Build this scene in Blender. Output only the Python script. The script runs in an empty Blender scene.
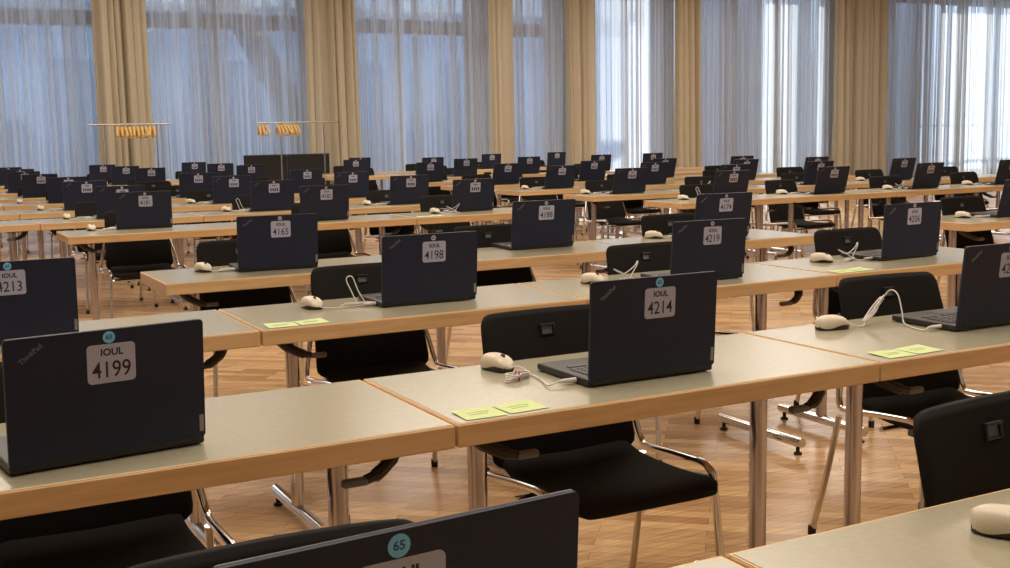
import bpy, bmesh, math, random
from mathutils import Vector, Matrix
random.seed(7)
scene = bpy.context.scene
C = scene.collection
PI = math.pi

# ------------------------------------------------------------------ camera
cam_d = bpy.data.cameras.new('camera'); cam = bpy.data.objects.new('camera', cam_d); C.objects.link(cam)
R_ = Vector((0.88145798, -0.47190494, -0.01837252)); U_ = Vector((0.07662629, 0.10452378, 0.99156603)); F_ = Vector((0.46600454, 0.87543161, -0.12829365))
m = Matrix.Identity(4)
for i in range(3):
    m[i][0] = R_[i]; m[i][1] = U_[i]; m[i][2] = -F_[i]
m.translation = Vector((0, 0, 1.338))
cam.matrix_world = m
cam_d.sensor_width = 36; cam_d.lens = 36*1165.6/1010; cam_d.clip_end = 300; cam_d.clip_start = .02
scene.camera = cam

# ------------------------------------------------------------------ world, sun, lamps, exposure
SKY = 2.35; SUN = 4.4; LAMP = 130
w = bpy.data.worlds.new('sky'); scene.world = w; w.use_nodes = True
nt = w.node_tree; nt.nodes.clear()
wo = nt.nodes.new('ShaderNodeOutputWorld'); bg = nt.nodes.new('ShaderNodeBackground')
bg.inputs['Color'].default_value = (.66, .79, 1.0, 1); bg.inputs['Strength'].default_value = SKY
nt.links.new(bg.outputs[0], wo.inputs[0])
sd = bpy.data.lights.new('sun', 'SUN'); sun = bpy.data.objects.new('sun', sd); C.objects.link(sun)
sd.energy = SUN; sd.angle = math.radians(.6); sd.color = (1, .97, .92)
sun.rotation_euler = (Vector((.585, .78, .33)).to_track_quat('Z', 'Y')).to_euler()
for (x, y) in ((1, 2.2), (6, 2.2), (1, 8), (6, 8), (12, 8), (1, 14.5), (7, 14.5), (13, 14.5), (19, 12), (4, 17.6), (10, 17.6), (16.5, 17.6)):  # the row nearest the windows is added fill that brightens the drapes
    ld = bpy.data.lights.new('ceiling_and_fill_lamp', 'AREA'); lo = bpy.data.objects.new('ceiling_and_fill_lamp', ld); C.objects.link(lo)
    ld.shape = 'RECTANGLE'; ld.size = 3; ld.size_y = 3; ld.energy = LAMP*(.35 if y > 17 else 1); ld.color = (1, .885, .76)
    lo.location = (x, y, 4.5)
scene.view_settings.view_transform = 'Standard'; scene.view_settings.look = 'None'
scene.view_settings.gamma = 1; scene.view_settings.use_curve_mapping = False
scene.view_settings.exposure = 0.12
scene.cycles.max_bounces = 8; scene.cycles.transparent_max_bounces = 16
scene.cycles.use_denoising = True

# ------------------------------------------------------------------ materials
def mat(name, col, rough=.5, metal=0, spec=.5, coat=0):
    ma = bpy.data.materials.new(name); ma.use_nodes = True
    b = ma.node_tree.nodes['Principled BSDF']
    b.inputs['Base Color'].default_value = (*col, 1); b.inputs['Roughness'].default_value = rough
    b.inputs['Metallic'].default_value = metal; b.inputs['Specular IOR Level'].default_value = spec
    if coat: b.inputs['Coat Weight'].default_value = coat; b.inputs['Coat Roughness'].default_value = .1
    return ma
def nodes(ma): return ma.node_tree.nodes, ma.node_tree.links, ma.node_tree.nodes['Principled BSDF']
def noisy(ma, c1, c2, scale=(1, 1, 1), nscale=5, detail=4, bump=0, coords='Object', lo=.3, hi=.7, dist=0):
    N, L, b = nodes(ma)
    tc = N.new('ShaderNodeTexCoord'); mp = N.new('ShaderNodeMapping'); mp.inputs['Scale'].default_value = scale
    no = N.new('ShaderNodeTexNoise'); no.inputs['Scale'].default_value = nscale; no.inputs['Detail'].default_value = detail
    no.inputs['Distortion'].default_value = dist
    cr = N.new('ShaderNodeValToRGB'); cr.color_ramp.elements[0].color = (*c1, 1); cr.color_ramp.elements[1].color = (*c2, 1)
    cr.color_ramp.elements[0].position = lo; cr.color_ramp.elements[1].position = hi
    L.new(tc.outputs[coords], mp.inputs[0]); L.new(mp.outputs[0], no.inputs[0]); L.new(no.outputs['Fac'], cr.inputs[0]); L.new(cr.outputs[0], b.inputs['Base Color'])
    if bump:
        bu = N.new('ShaderNodeBump'); bu.inputs['Strength'].default_value = bump; bu.inputs['Distance'].default_value = .002
        L.new(no.outputs['Fac'], bu.inputs['Height']); L.new(bu.outputs[0], b.inputs['Normal'])
    return ma
M = {}
M['beech'] = noisy(mat('beech', (.5, .27, .12), .42), (.60, .385, .185), (.74, .50, .26), (1.2, 14, 14), 3.2, 6, .05, dist=.6)
M['beech_highlight'] = mat('chamfer_highlight', (.70, .47, .22), .4)  # paler beech, the highlight on the chamfer put into the colour
M['laminate'] = noisy(mat('laminate', (.3, .28, .2), .22, spec=.5), (.355, .33, .235), (.385, .36, .26), nscale=90, detail=2)
M['chrome'] = mat('chrome', (.72, .71, .70), .14, 1)
M['steel'] = mat('brushed_steel', (.54, .51, .56), .2, 1)
M['black_plastic'] = mat('black_plastic', (.012, .012, .013), .4)
M['rubber'] = mat('rubber', (.015, .014, .013), .7)
M['grey_grip'] = mat('grey_grip', (.13, .14, .16), .45)
M['fabric'] = noisy(mat('black_fabric', (.01, .01, .01), .85, spec=.25), (.008, .0075, .007), (.016, .015, .013), nscale=700, detail=2, bump=.2)
M['leather'] = noisy(mat('black_back_shell', (.02, .018, .015), .7, spec=.15), (.0085, .0078, .0070), (.012, .0108, .0095), nscale=500, detail=2, bump=.15)
M['lid'] = noisy(mat('laptop_lid', (.017, .018, .024), .55, spec=.35), (.0122, .0170, .040), (.0142, .0195, .045), nscale=60)
M['lid_edge'] = mat('laptop_edge', (.10, .095, .09), .35, .5)
M['lap_base'] = mat('laptop_base', (.018, .018, .019), .45)
M['keys'] = mat('laptop_keys', (.03, .03, .032), .4)
M['screen'] = mat('laptop_screen', (.006, .006, .008), .12)
M['tag'] = noisy(mat('tag_paper', (.36, .33, .38), .5), (.40, .42, .56), (.45, .47, .62), nscale=300)
M['ink'] = mat('tag_ink', (.02, .015, .03), .6)
M['logo'] = mat('maker_lettering', (.22, .21, .22), .3, .6)
M['round'] = mat('round_sticker_blue', (.20, .60, 1.0), .5)
M['round_white'] = mat('round_sticker_pale', (.50, .52, .55), .5)
M['round_ink'] = mat('round_sticker_ink', (.02, .08, .20), .5)
M['badge'] = mat('silver_badge', (.30, .29, .28), .35, .6)
M['mouse'] = mat('mouse_shell', (.72, .64, .50), .35)
M['mouse_black'] = mat('mouse_base', (.02, .017, .014), .4)
M['cable'] = mat('white_cable', (.70, .66, .62), .45)
M['tie'] = mat('red_tie', (.45, .12, .08), .5)
M['note'] = mat('yellow_note', (.60, .72, .34), .7)
M['note_ink'] = mat('note_pencil', (.42, .50, .22), .7)
M['hanger'] = noisy(mat('hanger_wood', (.8, .4, .08), .4), (.80, .50, .14), (.92, .62, .22), (1, 1, 6), 20)
M['partition'] = mat('black_partition', (.010, .009, .009), .6)
M['wall'] = noisy(mat('wall_paint', (.62, .58, .5), .8), (.58, .54, .46), (.64, .60, .52), nscale=2)
M['ceiling'] = mat('ceiling_paint', (.75, .72, .66), .85)
M['frame'] = mat('window_frame', (.50, .44, .36), .5)
M['transom'] = mat('window_transom_wood', (.30, .20, .12), .5)
M['blind'] = mat('white_blind', (.85, .85, .85), .5)
M['snow'] = noisy(mat('pale_ground', (.6, .65, .75), .9), (.30, .34, .42), (.75, .8, .9), nscale=.25)
M['bark'] = noisy(mat('tree_bark', (.08, .06, .05), .9), (.10, .08, .07), (.20, .16, .14), (1, 1, .2), 6)
M['hedge'] = noisy(mat('hedge_green', (.06, .1, .12), .9), (.05, .09, .14), (.14, .22, .34), nscale=.5)
M['facade'] = noisy(mat('facade', (.4, .5, .6), .8), (.30, .38, .50), (.45, .55, .68), nscale=.3)
M['facade_pale'] = mat('facade_pale', (.65, .72, .8), .8)
M['dark_glass'] = mat('dark_window', (.22, .30, .42), .15)
M['concrete'] = noisy(mat('concrete', (.4, .45, .5), .8), (.36, .41, .48), (.46, .5, .58), nscale=2)
M['steel_rail'] = mat('railing_paint', (.8, .82, .85), .4)
def parquet():
    ma = mat('parquet', (.5, .3, .15), .22, spec=.5); N, L, b = nodes(ma)
    tc = N.new('ShaderNodeTexCoord'); mp = N.new('ShaderNodeMapping'); mp.inputs['Rotation'].default_value = (0, 0, math.radians(40))
    br = N.new('ShaderNodeTexBrick'); br.offset = .37; br.inputs['Scale'].default_value = 1
    br.inputs['Brick Width'].default_value = .36; br.inputs['Row Height'].default_value = .065
    br.inputs['Mortar Size'].default_value = .0009; br.inputs['Mortar Smooth'].default_value = .3
    br.inputs['Color1'].default_value = (.70, .47, .24, 1); br.inputs['Color2'].default_value = (.42, .25, .115, 1); br.inputs['Mortar'].default_value = (.16, .075, .03, 1)
    mp2 = N.new('ShaderNodeMapping'); mp2.inputs['Rotation'].default_value = (0, 0, math.radians(40)); mp2.inputs['Scale'].default_value = (2.4, 34, 1)
    no = N.new('ShaderNodeTexNoise'); no.inputs['Scale'].default_value = 2.2; no.inputs['Detail'].default_value = 5
    no2 = N.new('ShaderNodeTexNoise'); no2.inputs['Scale'].default_value = .9; no2.inputs['Detail'].default_value = 2
    mix = N.new('ShaderNodeMix'); mix.data_type = 'RGBA'; mix.blend_type = 'MULTIPLY'; mix.inputs[0].default_value = .6
    cr = N.new('ShaderNodeValToRGB'); cr.color_ramp.elements[0].color = (.55, .5, .45, 1); cr.color_ramp.elements[1].color = (1.35, 1.3, 1.25, 1)
    cr.color_ramp.elements[0].position = .3; cr.color_ramp.elements[1].position = .7
    L.new(tc.outputs['Object'], mp.inputs[0]); L.new(mp.outputs[0], br.inputs[0]); L.new(tc.outputs['Object'], mp2.inputs[0]); L.new(mp2.outputs[0], no.inputs[0])
    L.new(tc.outputs['Object'], no2.inputs[0])
    L.new(no.outputs['Fac'], cr.inputs[0]); L.new(br.outputs['Color'], mix.inputs[6]); L.new(cr.outputs[0], mix.inputs[7]); L.new(mix.outputs[2], b.inputs['Base Color'])
    rr = N.new('ShaderNodeMapRange'); rr.inputs[3].default_value = .16; rr.inputs[4].default_value = .34
    L.new(no2.outputs['Fac'], rr.inputs[0]); L.new(rr.outputs[0], b.inputs['Roughness'])
    return ma
M['parquet'] = parquet()
def cloth(name, col, trans_col, transp, translu):
    ma = bpy.data.materials.new(name); ma.use_nodes = True; N = ma.node_tree.nodes; L = ma.node_tree.links; N.clear()
    o = N.new('ShaderNodeOutputMaterial'); d = N.new('ShaderNodeBsdfDiffuse'); t = N.new('ShaderNodeBsdfTranslucent'); tr = N.new('ShaderNodeBsdfTransparent')
    d.inputs[0].default_value = (*col, 1); t.inputs[0].default_value = (*trans_col, 1)
    tc = N.new('ShaderNodeTexCoord'); mp = N.new('ShaderNodeMapping'); mp.inputs['Scale'].default_value = (13, 1, .08)
    no = N.new('ShaderNodeTexNoise'); no.inputs['Scale'].default_value = 1.5; no.inputs['Detail'].default_value = 4
    L.new(tc.outputs['Object'], mp.inputs[0]); L.new(mp.outputs[0], no.inputs[0])
    m1 = N.new('ShaderNodeMixShader'); m1.inputs[0].default_value = translu
    L.new(d.outputs[0], m1.inputs[1]); L.new(t.outputs[0], m1.inputs[2])
    if transp > 0:
        mr = N.new('ShaderNodeMapRange'); mr.inputs[1].default_value = .38; mr.inputs[2].default_value = .62; mr.inputs[3].default_value = transp*.3; mr.inputs[4].default_value = min(.9, transp*1.7)
        L.new(no.outputs['Fac'], mr.inputs[0])
        m2 = N.new('ShaderNodeMixShader'); L.new(mr.outputs[0], m2.inputs[0]); L.new(m1.outputs[0], m2.inputs[1]); L.new(tr.outputs[0], m2.inputs[2]); L.new(m2.outputs[0], o.inputs[0])
    else: L.new(m1.outputs[0], o.inputs[0])
    return ma
M['sheer'] = cloth('sheer_fabric', (.66, .64, .62), (.84, .84, .84), .30, .62)
M['drape'] = cloth('beige_drape_fabric', (.74, .66, .51), (.66, .54, .36), 0, .22)
def glass():
    ma = bpy.data.materials.new('window_glass'); ma.use_nodes = True; N = ma.node_tree.nodes; L = ma.node_tree.links; N.clear()
    o = N.new('ShaderNodeOutputMaterial'); g = N.new('ShaderNodeBsdfGlossy'); g.inputs['Roughness'].default_value = .03; tr = N.new('ShaderNodeBsdfTransparent')
    tr.inputs[0].default_value = (.93, .96, .97, 1); mx = N.new('ShaderNodeMixShader'); mx.inputs[0].default_value = .06
    L.new(tr.outputs[0], mx.inputs[1]); L.new(g.outputs[0], mx.inputs[2]); L.new(mx.outputs[0], o.inputs[0]); return ma
M['glass'] = glass()

# ------------------------------------------------------------------ mesh helpers
class MB:
    def __init__(s): s.bm = bmesh.new()
    def box(s, c, d, bev=0, rot=None, seg=2):
        r = bmesh.ops.create_cube(s.bm, size=1); vs = r['verts']
        T = Matrix.Translation(c) @ (rot or Matrix.Identity(4)) @ Matrix.Diagonal((*d, 1))
        bmesh.ops.transform(s.bm, matrix=T, verts=vs)
        if bev:
            es = list({e for v in vs for e in v.link_edges})
            bmesh.ops.bevel(s.bm, geom=es, offset=bev, segments=seg, affect='EDGES', profile=.5)
        return s
    def tube(s, pts, r, n=8, caps=True, closed=False):
        pts = [Vector(p) for p in pts]; rings = []; K = len(pts); up = None
        for i, p in enumerate(pts):
            a = pts[(i-1) % K] if (i or closed) else p; b = pts[(i+1) % K] if (i < K-1 or closed) else p
            t = (b-a).normalized()
            if up is None: up = t.orthogonal().normalized()
            else:
                up = (up - t*up.dot(t))
                up = up.normalized() if up.length > 1e-6 else t.orthogonal().normalized()
            q = t.cross(up); rr = r[i] if isinstance(r, (list, tuple)) else r
            rings.append([s.bm.verts.new(p + (up*math.cos(2*PI*k/n)+q*math.sin(2*PI*k/n))*rr) for k in range(n)])
        for i in range(K if closed else K-1):
            A, B = rings[i], rings[(i+1) % K]
            for k in range(n): s.bm.faces.new((A[k], A[(k+1) % n], B[(k+1) % n], B[k]))
        if caps and not closed:
            s.bm.faces.new(rings[0][::-1]); s.bm.faces.new(rings[-1])
        return s
    def loft(s, rings, cap=True):
        R = [[s.bm.verts.new(p) for p in r] for r in rings]; n = len(R[0])
        for i in range(len(R)-1):
            for k in range(n): s.bm.faces.new((R[i][k], R[i][(k+1) % n], R[i+1][(k+1) % n], R[i+1][k]))
        if cap: s.bm.faces.new(R[0][::-1]); s.bm.faces.new(R[-1])
        return s
    def prism(s, poly, z0, z1, T=None):
        """poly in XY, extruded z0..z1, transformed by T"""
        T = T or Matrix.Identity(4)
        a = [s.bm.verts.new(T @ Vector((x, y, z0))) for x, y in poly]; b = [s.bm.verts.new(T @ Vector((x, y, z1))) for x, y in poly]
        n = len(poly)
        for k in range(n): s.bm.faces.new((a[k], a[(k+1) % n], b[(k+1) % n], b[k]))
        s.bm.faces.new(a[::-1]); s.bm.faces.new(b); return s
    def grid(s, f, nu, nv):
        V = [[s.bm.verts.new(f(i/nu, j/nv)) for j in range(nv+1)] for i in range(nu+1)]
        for i in range(nu):
            for j in range(nv): s.bm.faces.new((V[i][j], V[i+1][j], V[i+1][j+1], V[i][j+1]))
        return s
    def mesh(s, name, smooth=False, ang=None):
        me = bpy.data.meshes.new(name)
        bmesh.ops.recalc_face_normals(s.bm, faces=s.bm.faces)
        if smooth:
            for f in s.bm.faces: f.smooth = True
            if ang:
                for e in s.bm.edges:
                    if len(e.link_faces) == 2 and e.calc_face_angle(0) > math.radians(ang): e.smooth = False
        s.bm.to_mesh(me); s.bm.free(); return me
    def build(s, name, ma, parent=None, smooth=False, ang=40):
        me = s.mesh(name, smooth, ang); return link(name, me, ma, parent)
def link(name, me, ma=None, parent=None):
    if ma and not me.materials: me.materials.append(ma)
    o = bpy.data.objects.new(name, me); C.objects.link(o)
    if parent: o.parent = parent
    return o
def rrect(w, h, r, n=4, cx=0, cy=0):
    P = []
    for (sx, sy, a0) in ((1, 1, 0), (-1, 1, 90), (-1, -1, 180), (1, -1, 270)):
        for k in range(n+1):
            a = math.radians(a0+90*k/n); P.append((cx+sx*(w/2-r)+r*math.cos(a), cy+sy*(h/2-r)+r*math.sin(a)))
    return P
def smooth_path(P, n=6):
    P = [Vector(p) for p in P]; out = []
    for i in range(len(P)-1):
        p0, p1, p2, p3 = P[max(i-1, 0)], P[i], P[i+1], P[min(i+2, len(P)-1)]
        for k in range(n):
            t = k/n; out.append(.5*((2*p1)+(p2-p0)*t+(2*p0-5*p1+4*p2-p3)*t*t+(3*p1-p0-3*p2+p3)*t**3))
    out.append(P[-1]); return out
def root(name, loc, rz=0):
    o = bpy.data.objects.new(name, None); C.objects.link(o); o.location = loc; o.rotation_euler = (0, 0, rz); o.empty_display_size = .1; return o
def tag(o, label, cat, group=None, kind=None):
    o['label'] = label; o['category'] = cat
    if group: o['group'] = group
    if kind: o['kind'] = kind
    return o
def copy_tree(o, parent=None, drop=()):
    c = o.copy(); C.objects.link(c); c.parent = parent
    for ch in list(o.children):
        if ch.name.split('.')[0] in drop: continue
        copy_tree(ch, c, drop)
    return c
def structure(o): o['kind'] = 'structure'; return o
_txt = {}
def text_mesh(s, size, off=0):
    key = (s, size, off)
    if key not in _txt:
        cu = bpy.data.curves.new('t', 'FONT'); cu.body = s; cu.size = size; cu.align_x = 'CENTER'; cu.align_y = 'CENTER'; cu.extrude = .00012; cu.offset = off
        cu.resolution_u = 3
        o = bpy.data.objects.new('t', cu); C.objects.link(o)
        dg = bpy.context.evaluated_depsgraph_get(); me = bpy.data.meshes.new_from_object(o.evaluated_get(dg))
        bpy.data.objects.remove(o); bpy.data.curves.remove(cu); _txt[key] = me
    return _txt[key]

# ------------------------------------------------------------------ the room
X0, X1, Y0, YW, H = -5.0, 29.0, -3.0, 21.2, 4.7
structure(MB().box(((X0+X1)/2, (Y0+YW)/2, -.05), (X1-X0, YW-Y0, .1)).build('floor', M['parquet']))
structure(MB().box(((X0+X1)/2, (Y0+YW)/2, H+.1), (X1-X0+.4, YW-Y0+.4, .2)).build('ceiling', M['ceiling']))
structure(MB().box((X0-.1, (Y0+YW)/2, H/2), (.2, YW-Y0, H)).build('wall_left', M['wall']))
structure(MB().box((X1+.1, (Y0+YW)/2, H/2), (.2, YW-Y0, H)).build('wall_right', M['wall']))
structure(MB().box(((X0+X1)/2, Y0-.1, H/2), (X1-X0, .2, H)).build('wall_rear', M['wall']))
# window wall: piers behind the beige drapes, sill and head, windows between
drapes = [(-1.2, .3), (3.26, 4.14), (6.9, 7.8), (10.58, 11.05), (12.3, 13.0), (15.0, 15.7), (19.5, 21.05), (27.2, 28.4)]
fw = MB(); fw.box(((X0+X1)/2, YW+.1, 4.58), (X1-X0, .2, .24)); fw.box(((X0+X1)/2, YW+.1, .05), (X1-X0, .2, .1))
for a, b in drapes: fw.box(((a+b)/2, YW+.1, H/2), (min(.5, b-a), .2, H))
structure(fw.build('wall_window_side', M['wall']))
edges = [X0] + [((a+b)/2) for a, b in drapes] + [X1]
nw = 0
for i in range(len(edges)-1):
    a, b = edges[i]+.25, edges[i+1]-.25
    if b < 0 or b-a < .6: continue
    nw += 1
    wr = root('window_%d' % nw, ((a+b)/2, YW+.1, 0)); wr['kind'] = 'structure'
    hw = (b-a)/2; n = max(1, round((b-a)/1.7))
    f = MB()
    for k in range(n+1): f.box((-hw+2*hw*k/n, 0, 2.3), (.09, .09, 4.5), .008)
    f.box((0, 0, .14), (2*hw, .09, .1), .008); f.box((0, 0, 4.42), (2*hw, .09, .1), .008)
    f.build('window_frame', M['frame'], wr)
    MB().box((0, -.005, 3.42 if a < 12 else 4.40), (2*hw-.1, .11, .26 if a < 12 else .1), .01).build('transom', M['transom'], wr)
    MB().box((0, .01, 2.3), (2*hw-.06, .008, 4.3)).build('pane', M['glass'], wr)
    if a < 15:
        bl = MB()
        for k in range(14): bl.box((0, .12, 3.62+k*.062), (2*hw-.15, .05, .003), rot=Matrix.Rotation(math.radians(35), 4, 'X'))
        bl.build('blind', M['blind'], wr)

# curtains -----------------------------------------------------------------
def curtain(x0, x1, y, ma, name, period, amp, z0=.03, z1=4.45, lean=0, seed=0):
    rnd = random.Random(seed); ph = [rnd.uniform(0, 6.28) for _ in range(6)]; W = x1-x0; nu = int(W/period*12)
    def f(u, v):
        x = u*W; q = x + .05*math.sin(2*PI*x/.9+ph[0]) + .03*math.sin(2*PI*x/.37+ph[1])
        ph2 = .25*math.sin(2.1*v+ph[2])
        a = amp*(.75+.4*math.sin(2*PI*x/1.3+ph[3]))*(.8+.3*(1-v))
        yy = a*math.sin(2*PI*q/period+ph2)+.35*a*math.sin(2*PI*q/period*2.3+ph[4]+v*.8)
        xx = x - W/2
        spread = 1 + lean*(1-v)
        return Vector((xx*spread + .25*a*math.cos(2*PI*q/period+ph2), yy, z0+(z1-z0)*v))
    g = MB().grid(f, nu, 5)
    o = g.build(name, ma, None, True, 180)
    o.location = ((x0+x1)/2, y, 0); return o
sheer_desc = ['at the far left', 'between the two leftmost drapes', 'left of the narrow drape', 'between the two middle drapes', 'half sunlit, right of the middle drape', 'sunlit, left of the widest drape', 'right of the widest drape', 'at the right edge']
for i in range(len(drapes)-1):
    a, b = drapes[i][1]-.25, drapes[i+1][0]+.25
    if b < 1: continue
    mid = (a+b)/2
    parts = [(a, b)] if b-a < 3 else [(a, mid), (mid, b)]
    for j, (p, q) in enumerate(parts):
        side = '' if len(parts) == 1 else (', left half', ', right half')[j]
        o = curtain(p, q, 20.66+.12*j, M['sheer'], 'sheer_curtain', .15, .075, seed=10*i+j)
        tag(o, 'white sheer curtain ' + sheer_desc[i] + side, 'curtain', 'sheer curtains along the window wall')
drape_desc = [None, 'wide beige drape behind the left coat rack', 'beige drape behind the right end of the right coat rack', 'narrow beige drape left of the middle of the window wall', 'beige drape at the middle of the window wall', 'beige drape just right of the middle of the window wall', 'widest beige drape at the right of the window wall', None]
for i, (a, b) in enumerate(drapes):
    if not drape_desc[i]: continue
    o = curtain(a, b, 20.36, M['drape'], 'beige_drape', .20 if b-a > 1 else .16, .13, seed=100+i, lean=.08 if i in (1, 2) else 0)
    tag(o, drape_desc[i], 'curtain', 'gathered beige drapes along the window wall')

# outside ------------------------------------------------------------------
structure(MB().box((20, 50, -.4), (160, 57, .2)).build('ground_outside', M['snow']))
bo = root('building', (6.4, 33, -.3)); tag(bo, 'bluish building outside, seen through the left sheer curtains', 'building')
MB().box((0, 0, 2.5), (28, 6, 5.0)).build('lower_storey', M['facade'], bo)
MB().box((0, .1, 7.0), (28, 6, 4.0)).build('upper_storey', M['facade_pale'], bo)
MB().box((0, -.2, 5.05), (28.4, 6.6, .25)).build('ledge', M['facade_pale'], bo)
for k in range(8): MB().box((-12.2+k*3.45, -3.02, 2.6), (1.7, .12, 2.0), .01).build('window', M['dark_glass'], bo)
def tree(x, y, r, lean, label):
    t = root('tree', (x, y, -.3)); tag(t, label, 'tree', 'bare trees outside the windows')
    MB().tube([(0, 0, 0), (lean*.1, 0, 1.2), (lean*.35, 0, 2.6), (lean, 0, 4.4), (lean*2, .3, 7.5)], [r*1.3, r, r*.92, r*.8, r*.5], 12).build('trunk', M['bark'], t, True)
    br = MB(); rnd = random.Random(int(x*10))
    for k in range(9):
        z = 3+k*.5; a = rnd.uniform(0, 6.28); l = rnd.uniform(1.2, 2.4); x0 = lean*min(1, z/4.4)
        br.tube([(x0, 0, z), (x0+l*.5*math.cos(a), l*.5*math.sin(a), z+.5), (x0+l*math.cos(a), l*math.sin(a), z+1.5)], [r*.35, r*.2, r*.06], 6)
    br.build('branch', M['bark'], t, True)
tree(9.0, 26.5, .36, -1.6, 'thick bent tree trunk outside, through the second bay of sheers')
for i, (x, y, l) in enumerate(((0, 28, 9), (10.5, 28.5, 9))):
    h = MB(); rnd = random.Random(i)
    h.grid(lambda u, v: Vector(((u-.5)*l, .7*math.cos(PI*v)+.12*math.sin(40*u+9*v), max(0, 1.9*math.sin(PI*v)+.16*math.sin(31*u+4*v)+.1*math.sin(57*u)))), 60, 10)
    o = h.build('hedge', M['hedge'], None, True, 180); o.location = (x, y, -.3)
    tag(o, ('snow dusted low hedge outside the leftmost windows', 'low hedge outside behind the bent tree', 'low hedge outside behind the sunlit right windows')[i], 'hedge', 'low hedges outside')
for i, (x, wd, l) in enumerate(((17.95, 2.2, 'wide'), (20.45, .4, 'slim'), (22.95, 3.3, 'wide'))):  # added outside, placed and sized to keep sun off parts of the sheers
    o = MB().box((0, 0, 2.7), (wd, .35, 6.0), .02).build('added_shade_pier', M['concrete']); o.location = (x, 22.6, -.3)
    tag(o, l + ' concrete pier outside, added to shade the sheers ' + ('left of the middle right windows', 'between two sunlit panels', 'beside the widest beige drape')[i], 'pier')
rl = root('railing', (28.6, 22.9, 0)); tag(rl, 'pale metal railing outside, showing through the right sheer curtain', 'railing')
MB().box((0, 0, 1.32), (7.5, .06, .07), .01).build('rail', M['steel_rail'], rl)
for k in range(5): MB().box((-3.6+k*1.8, 0, .5), (.05, .05, 1.6), .005).build('post', M['steel_rail'], rl)

# ------------------------------------------------------------------ table
TW, TD, TT = 1.198, .545, .048
ROWS = {0: .72, 1: 2.135, 2: 3.54, 3: 4.93, 4: 7.78, 5: 9.19, 6: 10.6, 7: 12.0, 8: 13.4, 9: 14.8, 10: 16.2, 11: 17.6}
def make_table():
    t = root('table', (0, 0, 0))
    zc = .74-.003-TT/2
    top = MB(); e = .010
    for (cx, cy, dx, dy) in ((0, -TD/2+e/2, TW, e), (0, TD/2-e/2, TW, e), (-TW/2+e/2, 0, e, TD-2*e), (TW/2-e/2, 0, e, TD-2*e)):
        top.box((cx, cy, zc), (dx, dy, TT), .0025, seg=2)
    top.box((0, 0, zc-.002), (TW-.016, TD-.016, TT-.012)); top.build('wooden_edge', M['beech'], t)
    MB().box((0, 0, .7385-.001), (TW-.014, TD-.014, .004), .0012, seg=1).build('laminate_surface', M['laminate'], t)
    tr = MB()   # thin chamfer strip around the laminate, its highlight painted in as paler beech
    for (cx, cy, dx, dy) in ((0, -TD/2+.0055, TW-.005, .005), (0, TD/2-.0055, TW-.005, .005), (-TW/2+.0055, 0, .005, TD-.016), (TW/2-.0055, 0, .005, TD-.016)):
        tr.box((cx, cy, .7374), (dx, dy, .0022))
    tr.build('edge_chamfer', M['beech_highlight'], t)
    for s in (-1, 1):
        x = s*(TW/2-(.178 if s < 0 else .165))
        l = MB().tube([(x, 0, .07), (x, 0, .685)], .0235, 20).build('leg', M['steel'], t, True)
        MB().tube([(x, -.265, .052), (x, .265, .052)], .021, 14).build('foot_bar', M['chrome'], l, True)
        for q in (-.24, .24):
            MB().tube([(x, q, 0), (x, q, .008), (x, q, .01), (x, q, .034)], [.017, .017, .008, .008], 12).build('glide', M['rubber'], l, True)
        MB().box((x, 0, .683), (.10, .30, .016), .003).build('mounting_plate', M['black_plastic'], l)
        # folding lever: black arm sweeping down from the leg head, grey grip at its end
        i = -s
        a = MB().tube(smooth_path([(x-.085*i, -.13, .682), (x-.060*i, -.165, .655), (x-.025*i, -.185, .636), (x+.005*i, -.19, .628)], 5), [.018]*6+[.015]*6+[.011]*4, 8).build('folding_lever', M['black_plastic'], t, True)
        MB().box((x+.030*i, -.19, .626), (.055, .022, .017), .005).build('lever_grip', M['grey_grip'], a)
    return t

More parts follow.
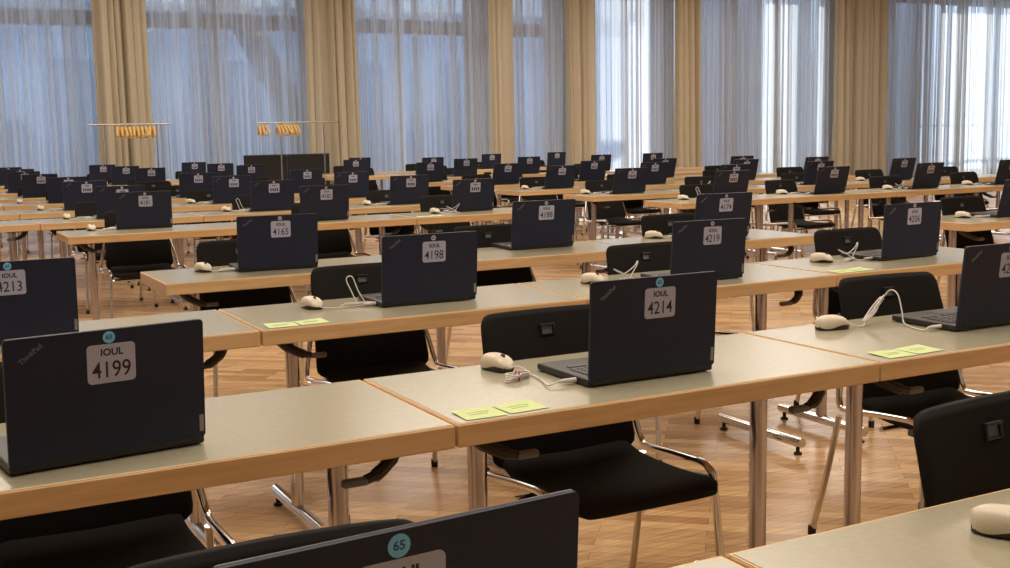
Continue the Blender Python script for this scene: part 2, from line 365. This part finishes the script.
# ------------------------------------------------------------------ chair (faces -Y, towards the camera)
def make_chair():
    t = root('chair', (0, 0, 0))
    def seat(u, v):   # closed cushion loft
        pass
    rings = []
    nx = 20
    for j in range(15):
        q = j/14; y = -.195+.415*q
        top = .462 - .022*max(0, (.16-q)/.16)**2 - .012*math.sin(PI*q) + .012*max(0, q-.85)/.15
        bot = top-.034+.012*max(0, (.12-q)/.12)
        hw = .224 - .028*max(0, (.1-q)/.1)**2 - .022*q
        ring = []
        for k in range(nx):
            a = 2*PI*k/nx; cx, sz = math.cos(a), math.sin(a)
            x = hw*(abs(cx)**.32)*(1 if cx > 0 else -1); z = (top+bot)/2+(top-bot)/2*(abs(sz)**.5)*(1 if sz > 0 else -1)
            z -= .010*(1-(x/hw)**2) if sz > 0 else 0
            ring.append(Vector((x, y, z)))
        rings.append(ring)
    MB().loft(rings).build('seat', M['fabric'], t, True, 70)
    rings = []
    for q in (0, .02, .05, .1, .2, .35, .5, .65, .8, .88, .93, .965, .985, .996, 1):
        z = .445+.402*q
        yb = .218 + .105*q**1.15; hw = (.232-.026*q)
        if q > .9: hw -= .032*(1-math.sqrt(max(0, 1-((q-.9)/.1)**2)))
        if q < .08: hw -= .03*((.08-q)/.08)**2
        th = .014 if 0 < q < .99 else .007; ring = []
        for k in range(24):
            a = 2*PI*k/24; cx, sy = math.cos(a), math.sin(a)
            x = hw*(abs(cx)**.4)*(1 if cx > 0 else -1)
            ring.append(Vector((x, yb+.028*(1-(x/.22)**2)+th*(abs(sy)**.6)*(1 if sy > 0 else -1)*(1 if abs(cx) < .99 else .5), z)))
        rings.append(ring)
    b = MB().loft(rings).build('backrest', M['leather'], t, True, 70)
    # hand grip: plastic frame with a recess plate, near the top of the back
    R = Matrix.Rotation(math.radians(-12), 4, 'X')
    g = MB()
    for (dx, dz, wx, wz) in ((0, .0135, .046, .006), (0, -.0135, .046, .006), (.020, 0, .006, .03), (-.020, 0, .006, .03)):
        g.box((dx, .318, .792+dz), (wx, .012, wz), .002, rot=R)
    g.build('hand_grip', M['black_plastic'], b)
    MB().box((0, .321, .792), (.034, .006, .022), rot=R).build('grip_plate', M['grey_grip'], b)
    for s in (-1, 1):
        fr = MB().tube(smooth_path([(s*.268, -.150, .012), (s*.258, -.130, .22), (s*.248, -.115, .415), (s*.246, -.095, .458), (s*.247, -.05, .466)], 5), .0105, 10).build('leg', M['chrome'], t, True)
        MB().tube([(s*.268, -.150, 0), (s*.268, -.150, .03)], .0135, 10).build('foot_cap', M['rubber'], fr, True)
        re = MB().tube(smooth_path([(s*.290, .330, .012), (s*.278, .275, .22), (s*.266, .235, .42)], 5), .0105, 10).build('leg', M['chrome'], t, True)
        MB().tube([(s*.290, .330, 0), (s*.290, .330, .03)], .0135, 10).build('foot_cap', M['rubber'], re, True)
        MB().tube(smooth_path([(s*.247, -.05, .466), (s*.252, .06, .458), (s*.260, .19, .446), (s*.262, .238, .458), (s*.240, .262, .56), (s*.200, .300, .70)], 5), .0105, 10).build('side_rail', M['chrome'], t, True)
        MB().box((s*.236, -.07, .428), (.03, .04, .02), .005).build('link_clip', M['grey_grip'], t)
    MB().tube([(-.25, .06, .412), (.25, .06, .412)], .009, 8).build('cross_bar', M['chrome'], t, True)
    MB().tube([(-.25, -.10, .405), (.25, -.10, .405)], .009, 8).build('cross_bar', M['chrome'], t, True)
    return t

# ------------------------------------------------------------------ laptop: origin on the table below the hinge, lid towards -Y
LW, LH, LD = .365, .235, .245
def make_laptop():
    t = root('laptop', (0, 0, 0))
    MB().box((0, LD/2-.002, .0105), (LW, LD, .017), .004).build('base', M['lap_base'], t)
    k = MB()
    for r in range(6):
        n = 15; wkey = (LW-.05)/n
        if r == 5:
            for (x, ww) in ((-.12, .05), (0, .13), (.12, .05)): k.box((x, .047+.0175*(5-r)*0+.105, .0198), (ww, .0145, .002))
            continue
        for c in range(n): k.box((-LW/2+.025+wkey*(c+.5), .047+.0182*r, .0198), (wkey-.003, .0145, .002))
    k.build('keyboard', M['keys'], t)
    MB().prism(rrect(.10, .06, .004, 3, 0, .20), .0188, .0196).build('touchpad', M['keys'], t)
    MB().tube([(-LW/2+.03, .0, .016), (LW/2-.03, .0, .016)], .0065, 10).build('hinge', M['lap_base'], t, True)
    lid = MB(); T = Matrix.Rotation(PI/2, 4, 'X')          # poly XY -> XZ, extrude along -Y
    lid.prism(rrect(LW, LH, .007, 4, 0, LH/2), .0006, .0066, T)
    L = lid.build('lid', M['lid'], t); L.location = (0, -.001, .0175)
    e = MB(); P = rrect(LW+.0006, LH+.0006, .0073, 4, 0, LH/2)
    e.prism(P, -.0014, .0006, T); e.build('lid_edge', M['lid_edge'], L)
    MB().prism(rrect(LW-.022, LH-.035, .002, 2, 0, LH/2+.004), -.0020, -.0012, T).build('screen', M['screen'], L)
    return t
def sticker(lid, number, u=.535, dv=0, rnd_col='round', badge=True, logo=True, small='65', far=False):
    """stickers on the back of the lid, as the photograph shows them"""
    cx = -LW/2+u*LW; cz = LH-.026-.038-dv
    T = Matrix.Rotation(PI/2, 4, 'X')
    tg = link('number_tag', TAG_ME, M['tag'], lid); tg.location = (cx, 0, cz)
    cz2 = LH-.0145-dv
    r = link('round_sticker', ROUND_ME[rnd_col], None, lid); r.location = (cx-.003, 0, cz2)
    if number:
        q = link('printed_number', text_mesh(number, .0405, .0002), M['ink'], lid); q.location = (cx, -.0070, cz-.013); q.rotation_euler = (PI/2, 0, 0); q.scale = (.90, 1.08, 1)
        q = link('printed_word', text_mesh('IOUL', .0185, .0006), M['ink'], lid); q.location = (cx+.001, -.0070, cz+.021); q.rotation_euler = (PI/2, 0, 0)
        q = link('round_sticker_number', text_mesh(small, .0125, .0003), M['round_ink'], lid); q.location = (cx-.003, -.0073, cz2); q.rotation_euler = (PI/2, 0, 0)
    elif far:
        q = link('printed_number', SMUDGE_ME, M['ink'], lid); q.location = (cx, 0, cz)
    if logo:
        q = link('maker_lettering', text_mesh('ThinkPad', .0130, .0003), M['logo'], lid); q.location = (-LW/2+.046, -.0068, LH-.030); q.rotation_euler = (PI/2, math.radians(-38), 0)
    if badge:
        q = link('silver_badge', BADGE_ME, M['badge'], lid); q.location = (LW/2-.0075, 0, .028)
Tt = Matrix.Rotation(PI/2, 4, 'X')
TAG_ME = MB().prism(rrect(.089, .074, .008, 4), .0064, .0069, Tt).mesh('number_tag')
ROUND_ME = {}
for nm in ('round', 'round_white'):
    rr0 = .0112 if nm == 'round' else .0092
    ROUND_ME[nm] = MB().prism([(rr0*math.cos(2*PI*k/24), rr0*math.sin(2*PI*k/24)) for k in range(24)], .0066, .0072, Tt).mesh('round_sticker'); ROUND_ME[nm].materials.append(M[nm])
sm = MB()
for x in (-.027, -.009, .009, .027):
    sm.prism(rrect(.0115, .026, .004, 2, x, -.013), .0068, .0071, Tt)
for x in (-.014, -.004, .006, .015): sm.prism(rrect(.007, .010, .002, 2, x, .021), .0068, .0071, Tt)
SMUDGE_ME = sm.mesh('printed_number')
BADGE_ME = MB().prism(rrect(.0085, .034, .001, 2), .0062, .0070, Tt).mesh('silver_badge')

# ------------------------------------------------------------------ mouse: nose towards -Y, origin under its middle
def make_mouse():
    t = root('mouse', (0, 0, 0))
    def ring(q, z0, k, wmul=1):
        y = -.054+.108*q
        w = .0305*math.sqrt(max(.02, 1-(abs(2*q-1))**3.2))*wmul*(1-.10*math.sin(PI*q))
        h = .042*math.sqrt(max(.02, 1-(abs(2*q-1.12)/1.13)**2.6))
        return y, w, max(h, .011)
    R = []
    for j in range(15):
        q = j/14; y, w, h = ring(q, 0, 0); z0 = .011+.005*math.sin(2*PI*q)
        R.append([Vector((w*(abs(math.cos(a))**.7)*(1 if math.cos(a) > 0 else -1), y, z0+(max(h, z0+.003)-z0)*max(0, math.sin(a))**.75 - (.002 if math.sin(a) < -.1 else 0))) for a in [2*PI*k/20 for k in range(20)]])
    MB().loft(R).build('shell', M['mouse'], t, True, 60)
    R = []
    for j in range(13):
        q = j/12; y, w, h = ring(.04+.92*q, 0, 0, .97); z1 = .0115+.005*math.sin(2*PI*q)
        R.append([Vector((w*(1 if abs(z-.001) > .0005 else .9)*sx, y, z)) for sx, z in ((-1, z1), (-1, .006), (-1, .0005), (1, .0005), (1, .006), (1, z1))])
    MB().loft(R).build('underside', M['mouse_black'], t, True, 50)
    MB().tube([(-.003, -.024, .0375), (.003, -.024, .0375)], .0068, 14).build('scroll_wheel', M['mouse_black'], t, True)
    return t
def cable_part(mouse, pts, r=.0019, world=True, name='cable', ma='cable', n=6, closed=False):
    """cable through world points, parented to the mouse"""
    inv = (Matrix.Translation(mouse.location) @ Matrix.Rotation(mouse.rotation_euler[2], 4, 'Z')).inverted()
    P = [inv @ Vector(p) for p in pts]
    return MB().tube(smooth_path(P, 7), r, n).build(name, M[ma], mouse, True)

TABLE = make_table(); CHAIR = make_chair(); LAPTOP = make_laptop(); MOUSE = make_mouse()
used = set()
def place(proto, loc, rz=0, drop=()):
    o = copy_tree(proto, None, drop)
    o.location = loc; o.rotation_euler = (0, 0, rz); return o
def col(k, r=0): return 1.02+1.2045*k
ORD = ['nearest', 'second', 'third', 'fourth', 'fifth', 'sixth', 'seventh', 'eighth', 'ninth', 'tenth', 'eleventh', 'farthest']
def seatname(r, k):
    row = ORD[r] + ' row'
    if r <= 3 and k < 3: return {-1: 'leftmost place', 0: 'first place', 1: 'second place', 2: 'third place'}[k] + ' of the ' + row
    if k < 3: return {-1: 'extreme left', 0: 'left', 1: 'middle', 2: 'right'}[k] + ' place of the ' + row + ', left block'
    return {4: 'first', 5: 'second', 6: 'third', 7: 'fourth', 8: 'fifth'}[k] + ' place past the aisle in the ' + row

# laptops: (row, k): (x centre, y hinge, yaw deg, lean deg, number)
LAPS = {
 (0, -1): (.393, .948, 4, 4, '4202'), (1, -1): (.346, 2.245, 7, 4, '4199'), (1, 0): (1.614, 2.283, 0, 3, '4214'), (1, 1): (2.905, 2.335, 0, 6, '4205'),
 (2, -1): (.318, 3.72, -1, 5, '4213'), (2, 0): (1.695, 3.758, -1, 5, '4198'), (2, 1): (2.872, 3.685, -4, 5, '4219'), (2, 2): (4.095, 3.78, 2, 3, '4206'),
 (3, 0): (1.567, 5.13, -5, 5, '4165'), (3, 1): (3.012, 5.235, -2, 6, '4188'), (3, 2): (4.07, 5.10, -3, 8, '4174'), (3, 4): (6.50, 5.12, 0, 14, ''),
 (4, 0): (1.565, 8.14, -7, 6, '4181'), (4, 1): (2.79, 7.975, 0, 6, '4182'), (4, 2): (4.05, 8.12, 2, 7, ''),
}
FAR = [(11, 0, 1.59), (10, 0, 1.60), (9, 0, 1.51), (8, 0, 1.53), (7, 0, 1.62), (6, 0, 1.58), (5, 0, 1.63), (11, 1, 2.86), (10, 1, 2.93), (9, 1, 2.98), (7, 1, 2.89), (6, 1, 2.88), (5, 1, 2.83),
 (11, 2, 4.18), (10, 2, 4.22), (9, 2, 4.25), (7, 2, 4.06), (6, 2, 4.05), (5, 2, 4.05), (11, 4, 6.84), (10, 4, 6.22), (8, 4, 6.16), (10, 5, 7.49), (9, 4, 7.36), (11, 6, 9.23), (9, 5, 8.39), (11, 7, 10.52), (9, 6, 9.64),
 (7, 5, 7.71), (7, 4, 6.51), (6, 4, 6.41), (9, 7, 10.59), (7, 6, 8.77), (6, 5, 7.62), (5, 4, 6.35), (7, 7, 10.02), (6, 6, 8.92), (5, 5, 7.61), (4, 4, 6.43), (6, 7, 10.01), (5, 6, 8.74), (4, 5, 7.58), (5, 7, 9.96), (4, 6, 8.80), (4, 7, 9.95)]
for r, k, x in FAR:
    LAPS[(r, k)] = (x, ROWS[r]+.17, random.uniform(-3, 3), 14 if k >= 4 and r < 8 else 7, '')
SHIFT = {9: .92, 10: .05, 11: .38}      # the far rows of the right block start further right
def table_x(r, k):
    x = col(k)
    if r >= 9 and k >= 4: x += SHIFT[r]
    elif r >= 9: x += .12
    return x
TAB = [(0, -1), (0, 0), (1, -1), (1, 0), (1, 1), (2, -1), (2, 0), (2, 1), (2, 2), (3, 0), (3, 1), (3, 2), (3, 4)]
TAB += [(4, k) for k in (0, 1, 2, 4, 5, 6, 7)] + [(5, k) for k in (-1, 0, 1, 2, 4, 5, 6, 7, 8)] + [(6, k) for k in (-1, 0, 1, 2, 4, 5, 6, 7)] + [(7, k) for k in (-1, 0, 1, 2, 4, 5, 6, 7)]
TAB += [(r, k) for r in (8, 9, 10, 11) for k in (0, 1, 2, 4, 5, 6, 7) if not (r == 10 and k > 5)]
ADJ = {(1, 1): (0, -.004, -.3), (2, 2): (.004, 0, -.3), (3, 1): (0, 0, 0), (4, 4): (-.03, 0, 0)}
for (r, k) in TAB:
    dx, dy, dr = ADJ.get((r, k), (0, 0, 0))
    o = place(TABLE, (table_x(r, k)+TW/2+dx, ROWS[r]+TD/2+dy, 0), math.radians(dr), () if r < 9 else ('folding_lever',))
    num = LAPS.get((r, k), (0, 0, 0, 0, ''))[4]
    if r == 0 and k == 0: lb = 'grey topped table with beech edge at the bottom right corner, a lone mouse on it'
    elif num and (r, k) != (0, -1): lb = 'grey topped beech edged table carrying the laptop tagged ' + num
    elif (r, k) == (0, -1): lb = 'nearest grey topped table, under the cut off laptop with the round 65 sticker'
    else: lb = 'grey topped beech edged table at the ' + seatname(r, k)
    tag(o, lb, 'table', 'seminar tables in rows')

# chairs: offset of the seat centre from the table centre
CH = {(0, -1): (-.03, -.04, 0), (0, 0): (.125, .02, 3), (1, -1): (-.05, .01, 0), (1, 0): (-.005, 0, 0), (1, 1): (.08, .0, -4), (2, -1): (-.10, .01, 0), (2, 0): (-.01, 0, 0), (2, 1): (.11, 0, 0), (2, 2): (.08, 0, -2), (3, 0): (-.1, .02, 0), (3, 1): (.05, 0, 0), (3, 2): (.05, 0, 0), (3, 4): (.10, .0, 0)}
for (r, k) in TAB:
    if (r, k) in ((8, 2), (5, 8)): pass
    dx, dy, dr = CH.get((r, k), (random.uniform(-.08, .1), random.uniform(0, .22), random.uniform(-6, 6)))
    o = place(CHAIR, (table_x(r, k)+TW/2+dx, ROWS[r]+.335+dy, 0), math.radians(dr), () if r < 8 else ('link_clip', 'cross_bar'))
    num = LAPS.get((r, k), (0, 0, 0, 0, ''))[4]
    if r == 0 and k == 0: lb = 'black chair with chrome legs at the right edge, behind the lone mouse'
    elif (r, k) == (0, -1): lb = 'black chair whose back shows just above the laptop with the round 65 sticker'
    elif num: lb = 'black upholstered chair with chrome legs behind the laptop tagged ' + num
    else: lb = 'black chair with chrome legs at the ' + seatname(r, k)
    tag(o, lb, 'chair', 'black chairs behind the tables')

for (r, k), (x, y, yaw, lean, num) in LAPS.items():
    o = place(LAPTOP, (x, y, .7405), math.radians(yaw), () if r < 5 else ('keyboard', 'touchpad', 'hinge', 'screen'))
    if (r, k) == (2, 1): o.scale = (.94, .94, .97)
    lid = [c for c in o.children if c.name.split('.')[0] == 'lid'][0]; lid.rotation_euler = (math.radians(lean), 0, 0)
    near = r <= 1 or (r, k) == (2, -1)
    if (r, k) == (2, 2): sticker(lid, num, .52, -.004, 'round_white')
    else: sticker(lid, num, {(0, -1): .47, (1, -1): .515, (2, -1): .49}.get((r, k), .535), 0, 'round' if near else 'round_white', badge=r < 5, logo=r < 7, far=True, small={-1: '65', 0: '65', 1: '65'}.get(k, '65'))
    if (r, k) == (0, -1): lb = 'open dark laptop cut off at the bottom edge, round blue 65 sticker on its lid'
    elif (r, k) == (1, 1): lb = 'open dark laptop at the right edge, its tag starting 42 cut by the frame'
    elif num: lb = 'open dark laptop with the number tag %s on its lid' % num
    elif (r, k) == (3, 4): lb = 'open dark laptop cut by the right edge, past the aisle in the fourth row'
    else: lb = 'open dark laptop at the ' + seatname(r, k)
    tag(o, lb, 'laptop', 'open laptops on the tables')

# mice with their cables --------------------------------------------------------
Z = .7405
MICE = {(0, 0): (1.42, 1.11, 28), (1, -1): None, (1, 0): (1.352, 2.59, 10), (1, 1): (2.475, 2.575, 78), (2, 0): (1.305, 3.90, 8), (2, 1): (2.462, 3.885, 20), (2, 2): (3.683, 3.905, 18), (3, 0): (1.262, 5.285, 15), (3, 2): (3.79, 5.34, 25),
        (4, 0): (1.23, 8.22, 0), (5, 0): (1.26, 9.60, 0), (6, 0): (1.23, 11.0, 5), (7, 0): (1.2, 12.4, 0)}
for k, (r, kk) in enumerate([(4, 2), (5, 1), (6, 1), (5, 2), (4, 4), (4, 5), (4, 6), (4, 7), (5, 4), (6, 4), (5, 5), (5, 6), (6, 5), (6, 6), (5, 7), (3, 4)]):
    x = LAPS[(r, kk)][0]; MICE[(r, kk)] = (x-.33, ROWS[r]+.38+.05*((k*7) % 3-1), 5+12*(k % 3))
def bundle(cx, cy, z, ang, L=.085, n=3, flat=True):
    """closed-ish loops of a tied cable"""
    out = []
    for i in range(n):
        w = .012+.007*i; l = L*(1-.12*i)/2
        pts = []
        for q in range(13):
            a = 2*PI*q/12
            lx = l*math.cos(a); ly = w*math.sin(a)*(.35+.65*abs(math.cos(a)))
            pts.append(Vector((cx+lx*math.cos(ang)-ly*math.sin(ang), cy+lx*math.sin(ang)+ly*math.cos(ang), z+.003+.004*i)))
        out += pts
    return out
for (r, k), v in MICE.items():
    if not v: continue
    x, y, yaw = v
    # the nose (-Y) turned by yaw towards +X
    o = place(MOUSE, (x, y, Z), math.radians(yaw))
    num = LAPS.get((r, k), (0, 0, 0, 0, ''))[4]
    if (r, k) == (0, 0): lb = 'white mouse with black underside alone at the bottom right corner'
    elif (r, k) == (1, 1): lb = 'white mouse seen from its side, left of the laptop cut by the right edge'
    elif num: lb = 'white wired mouse on the table left of the laptop tagged ' + num
    else: lb = 'small white mouse at the ' + seatname(r, k)
    tag(o, lb, 'mouse', 'white wired mice beside the laptops')
    nose = Vector((x+.053*math.sin(math.radians(yaw)), y-.053*math.cos(math.radians(yaw)), Z+.012))
    if (r, k) not in LAPS:
        cable_part(o, [nose, nose+Vector((.05, -.03, -.008)), nose+Vector((.2, -.02, -.009))]); continue
    lx, ly, lyaw = LAPS[(r, k)][:3]; ca, sa = math.cos(math.radians(lyaw)), math.sin(math.radians(lyaw))
    def lp(a, b, z=.011): return Vector((lx+a*ca-b*sa, ly+a*sa+b*ca, Z+z))
    port = lp(-LW/2-.002, .05); plug0 = lp(-LW/2-.045, .058, .010)
    z0 = Z+.003
    if (r, k) == (1, 0):
        b0 = (1.338, 2.458)
        cable_part(o, [nose, nose+Vector((.02, -.01, .003)), (1.395, 2.50, z0)] + bundle(*b0, Z, math.radians(28), .10, 4) + [(1.385, 2.475, z0), (1.382, 2.43, z0), (1.37, 2.385, z0), plug0+Vector((-.03, -.004, -.005)), plug0], .0021)
        MB().tube([(p[0], p[1], p[2]) for p in [(-.004, -.012, -.002), (.004, .012, -.002), (.004, .012, .019), (-.004, -.012, .019)]], .0022, 6, closed=True).build('red_tie', M['tie'], o, True)
        tie = o.children[-1]; inv = Matrix.Rotation(-math.radians(yaw), 4, 'Z')
        p = inv @ (Vector((b0[0], b0[1], Z))-Vector((x, y, Z))); tie = [c for c in o.children if c.name.startswith('red_tie')][0]; tie.location = p
    elif (r, k) in ((1, 1), ):
        a = Vector((2.565, 2.545, z0)); tip = Vector((2.70, 2.585, Z+.082))
        st = []
        for i in range(4):
            o1 = Vector((.004*math.cos(i*2), .006*math.sin(i*2), .003*i)); st += [a.lerp(tip, .12)+o1, a.lerp(tip, .5)+o1*1.6, a.lerp(tip, .9)+o1, a.lerp(tip, .5)-o1*1.2]
        cable_part(o, [nose, a] + st + [tip, tip+Vector((.006, -.02, .018)), tip+Vector((.008, -.045, .004)), tip+Vector((.0, -.07, -.045)), (2.692, 2.50, z0+.006), (2.672, 2.45, z0), plug0+Vector((-.02, 0, -.006)), plug0], .0021)
    elif (r, k) in ((2, 0), (4, 4), (5, 1), (6, 5)):
        q = plug0+Vector((.012, .01, -.004))
        cable_part(o, [nose, nose+Vector((.04, -.02, -.007))] + bundle(x+.155, y-.05, Z, math.radians(-10), .13, 3) + [q+Vector((-.02, .01, 0)), q+Vector((-.045, .03, .055)), q+Vector((-.055, .04, .092)), q+Vector((-.035, .035, .098)), q+Vector((-.02, .02, .05)), q+Vector((.0, 0, .002)), plug0], .0021)
    elif (r, k) in ((2, 2), (2, 1), (3, 1), (4, 2), (4, 6), (5, 5)):
        q = Vector((x+.16, y-.03, Z))
        cable_part(o, [nose, nose+Vector((.05, -.02, -.007))] + bundle(q.x-.02, q.y, Z, .5, .10, 3) + [q+Vector((-.03, .02, .035)), q+Vector((-.06, .03, .05)), q+Vector((-.02, .02, .03)), q+Vector((.03, .02, .055)), q+Vector((.055, .03, .075)), q+Vector((.045, .02, .06)), q+Vector((0, 0, .012)), q+Vector((.02, -.04, .003)), plug0], .0021)
    else:
        cable_part(o, [nose, nose+Vector((.03, -.015, -.007))] + bundle(x+.12, y-.04, Z, .1, .13, 3) + [plug0+Vector((-.03, .02, -.006)), plug0], .0021)
    mi = (Matrix.Translation(o.location) @ Matrix.Rotation(math.radians(yaw), 4, 'Z')).inverted()
    MB().tube([mi @ plug0, mi @ plug0.lerp(port, .3), mi @ port.lerp(plug0, .02)], [.003, .0052, .0058], 8).build('plug', M['cable'], o, True)

# sticky notes ------------------------------------------------------------------
for (r, k) in ((1, 0), (1, 1), (2, 0), (2, 2), (4, 2)):
    x0 = table_x(r, k)
    for j in (0, 1):
        n = root('sticky_note', (x0+.08+j*.104+.02*(k == 1), ROWS[r]+.060+.006*j, .7402), math.radians((-2, 3)[j]))
        num = LAPS[(r, k)][4] or 'at the fifth row'
        MB().grid(lambda u, v: Vector(((u-.5)*.098, (v-.5)*.086, .0008+.0025*v*v*(u if j else 1-u))), 6, 6).build('paper', M['note'], n, True)
        g = MB()
        for q in range(2): g.tube([(-.028, .008-.016*q, .0016), (.0, .009-.016*q, .0018), (.026-.01*q, .008-.016*q, .0018)], .0006, 4)
        g.build('pencil_line', M['note_ink'], n)
        side = ('left', 'right')[j]
        if (r, k) == (1, 1): where = 'near the laptop cut by the right edge'
        elif (r, k) == (4, 2): where = 'in the fifth row'
        else: where = 'before laptop ' + LAPS[(r, k)][4]
        tag(n, side + ' one of two yellow green sticky notes ' + where, 'note', 'yellow green sticky notes in pairs')

# coat racks ------------------------------------------------------------------------
def rack(x0, x1, y, posts, label):
    t = root('coat_rack', ((x0+x1)/2, y, 0)); tag(t, label, 'coat rack', 'chrome coat racks before the windows')
    h = (x1-x0)/2; zt = 1.585
    MB().tube([(-h, 0, zt), (h, 0, zt)], .014, 10).build('rail', M['chrome'], t, True)
    for p in posts:
        px = p-(x0+x1)/2
        MB().tube([(px, 0, .05), (px, 0, zt-.01)], .013, 10).build('post', M['chrome'], t, True)
        MB().tube([(px, -.28, .06), (px, .28, .06)], .014, 10).build('foot', M['chrome'], t, True)
        for q in (-.25, .25): MB().tube([(px, q, 0), (px, q, .05)], .025, 10).build('caster', M['rubber'], t, True)
    MB().tube([(posts[0]-(x0+x1)/2, 0, .12), (posts[1]-(x0+x1)/2, 0, .12)], .012, 10).build('lower_bar', M['chrome'], t, True)
    return t
def make_hanger():
    t = root('coat_hanger', (0, 0, 0))
    P = []
    for s in [i/8 for i in range(-8, 9)]: P.append((0, s*.20, -.055-.13*abs(s)**1.1))
    MB().tube(P, [.015+.010*(1-abs(i-8)/8) for i in range(17)], 8).build('shoulder_bar', M['hanger'], t, True)
    MB().tube([(0, -.185, -.21), (0, .185, -.21)], .012, 8).build('trouser_bar', M['hanger'], t, True)
    MB().tube(smooth_path([(0, 0, -.05), (0, 0, -.03), (0, .016, -.012), (0, .018, .008), (0, 0, .019), (0, -.016, .008), (0, -.016, .0)], 4), .0025, 6).build('hook', M['chrome'], t, True)
    return t
YR = 19.2
rack(2.92, 4.18, YR, (3.16, 3.96), 'chrome coat rack at the left, ten wooden hangers bunched on its rail')
rack(5.62, 7.02, YR, (6.00, 6.76), 'chrome coat rack at the right in front of the low black partition')
HG = make_hanger(); first = True
hp = [(3.36+.062*i, 'left rack', i, 10) for i in range(10)] + [(5.64+.06*i, 'right rack, outer bunch', i, 3) for i in range(3)] + [(5.96+.056*i, 'right rack, main bunch', i, 7) for i in range(7)]
ordn = ['first', 'second', 'third', 'fourth', 'fifth', 'sixth', 'seventh', 'eighth', 'ninth', 'tenth']
for x, nm, i, n in hp:
    o = HG if first else copy_tree(HG); first = False
    o.location = (x, YR, 1.585); o.rotation_euler = (0, 0, math.radians(random.uniform(-14, 4)))
    tag(o, 'orange wooden coat hanger, %s from the left on the %s' % (ordn[i], nm), 'coat hanger', 'wooden hangers on the coat racks')
# low black partition behind the right rack
pt = root('low_partition', (6.27, 19.75, 0)); tag(pt, 'low black two panel partition with a pale top edge behind the right coat rack', 'partition')
for s in (-1, 1): MB().box((s*.385, 0, .54), (.76, .04, .98), .006).build('panel', M['partition'], pt)
MB().box((0, 0, 1.037), (1.54, .05, .018), .003).build('top_edge', M['lid_edge'], pt)
for s in (-1, 1): MB().box((s*.72, 0, .025), (.05, .42, .05), .01).build('foot', M['partition'], pt)
def remove_tree(o):
    for c in list(o.children): remove_tree(c)
    bpy.data.objects.remove(o)
for p in (TABLE, CHAIR, LAPTOP, MOUSE): remove_tree(p)      # the patterns themselves go, their placed copies stay
for o in sorted(list(C.objects), key=lambda o: o.name):      # tidy suffixes: table.001 ... first one becomes table
    b = o.name.split('.')[0]
    if o.name != b and b not in bpy.data.objects: o.name = b
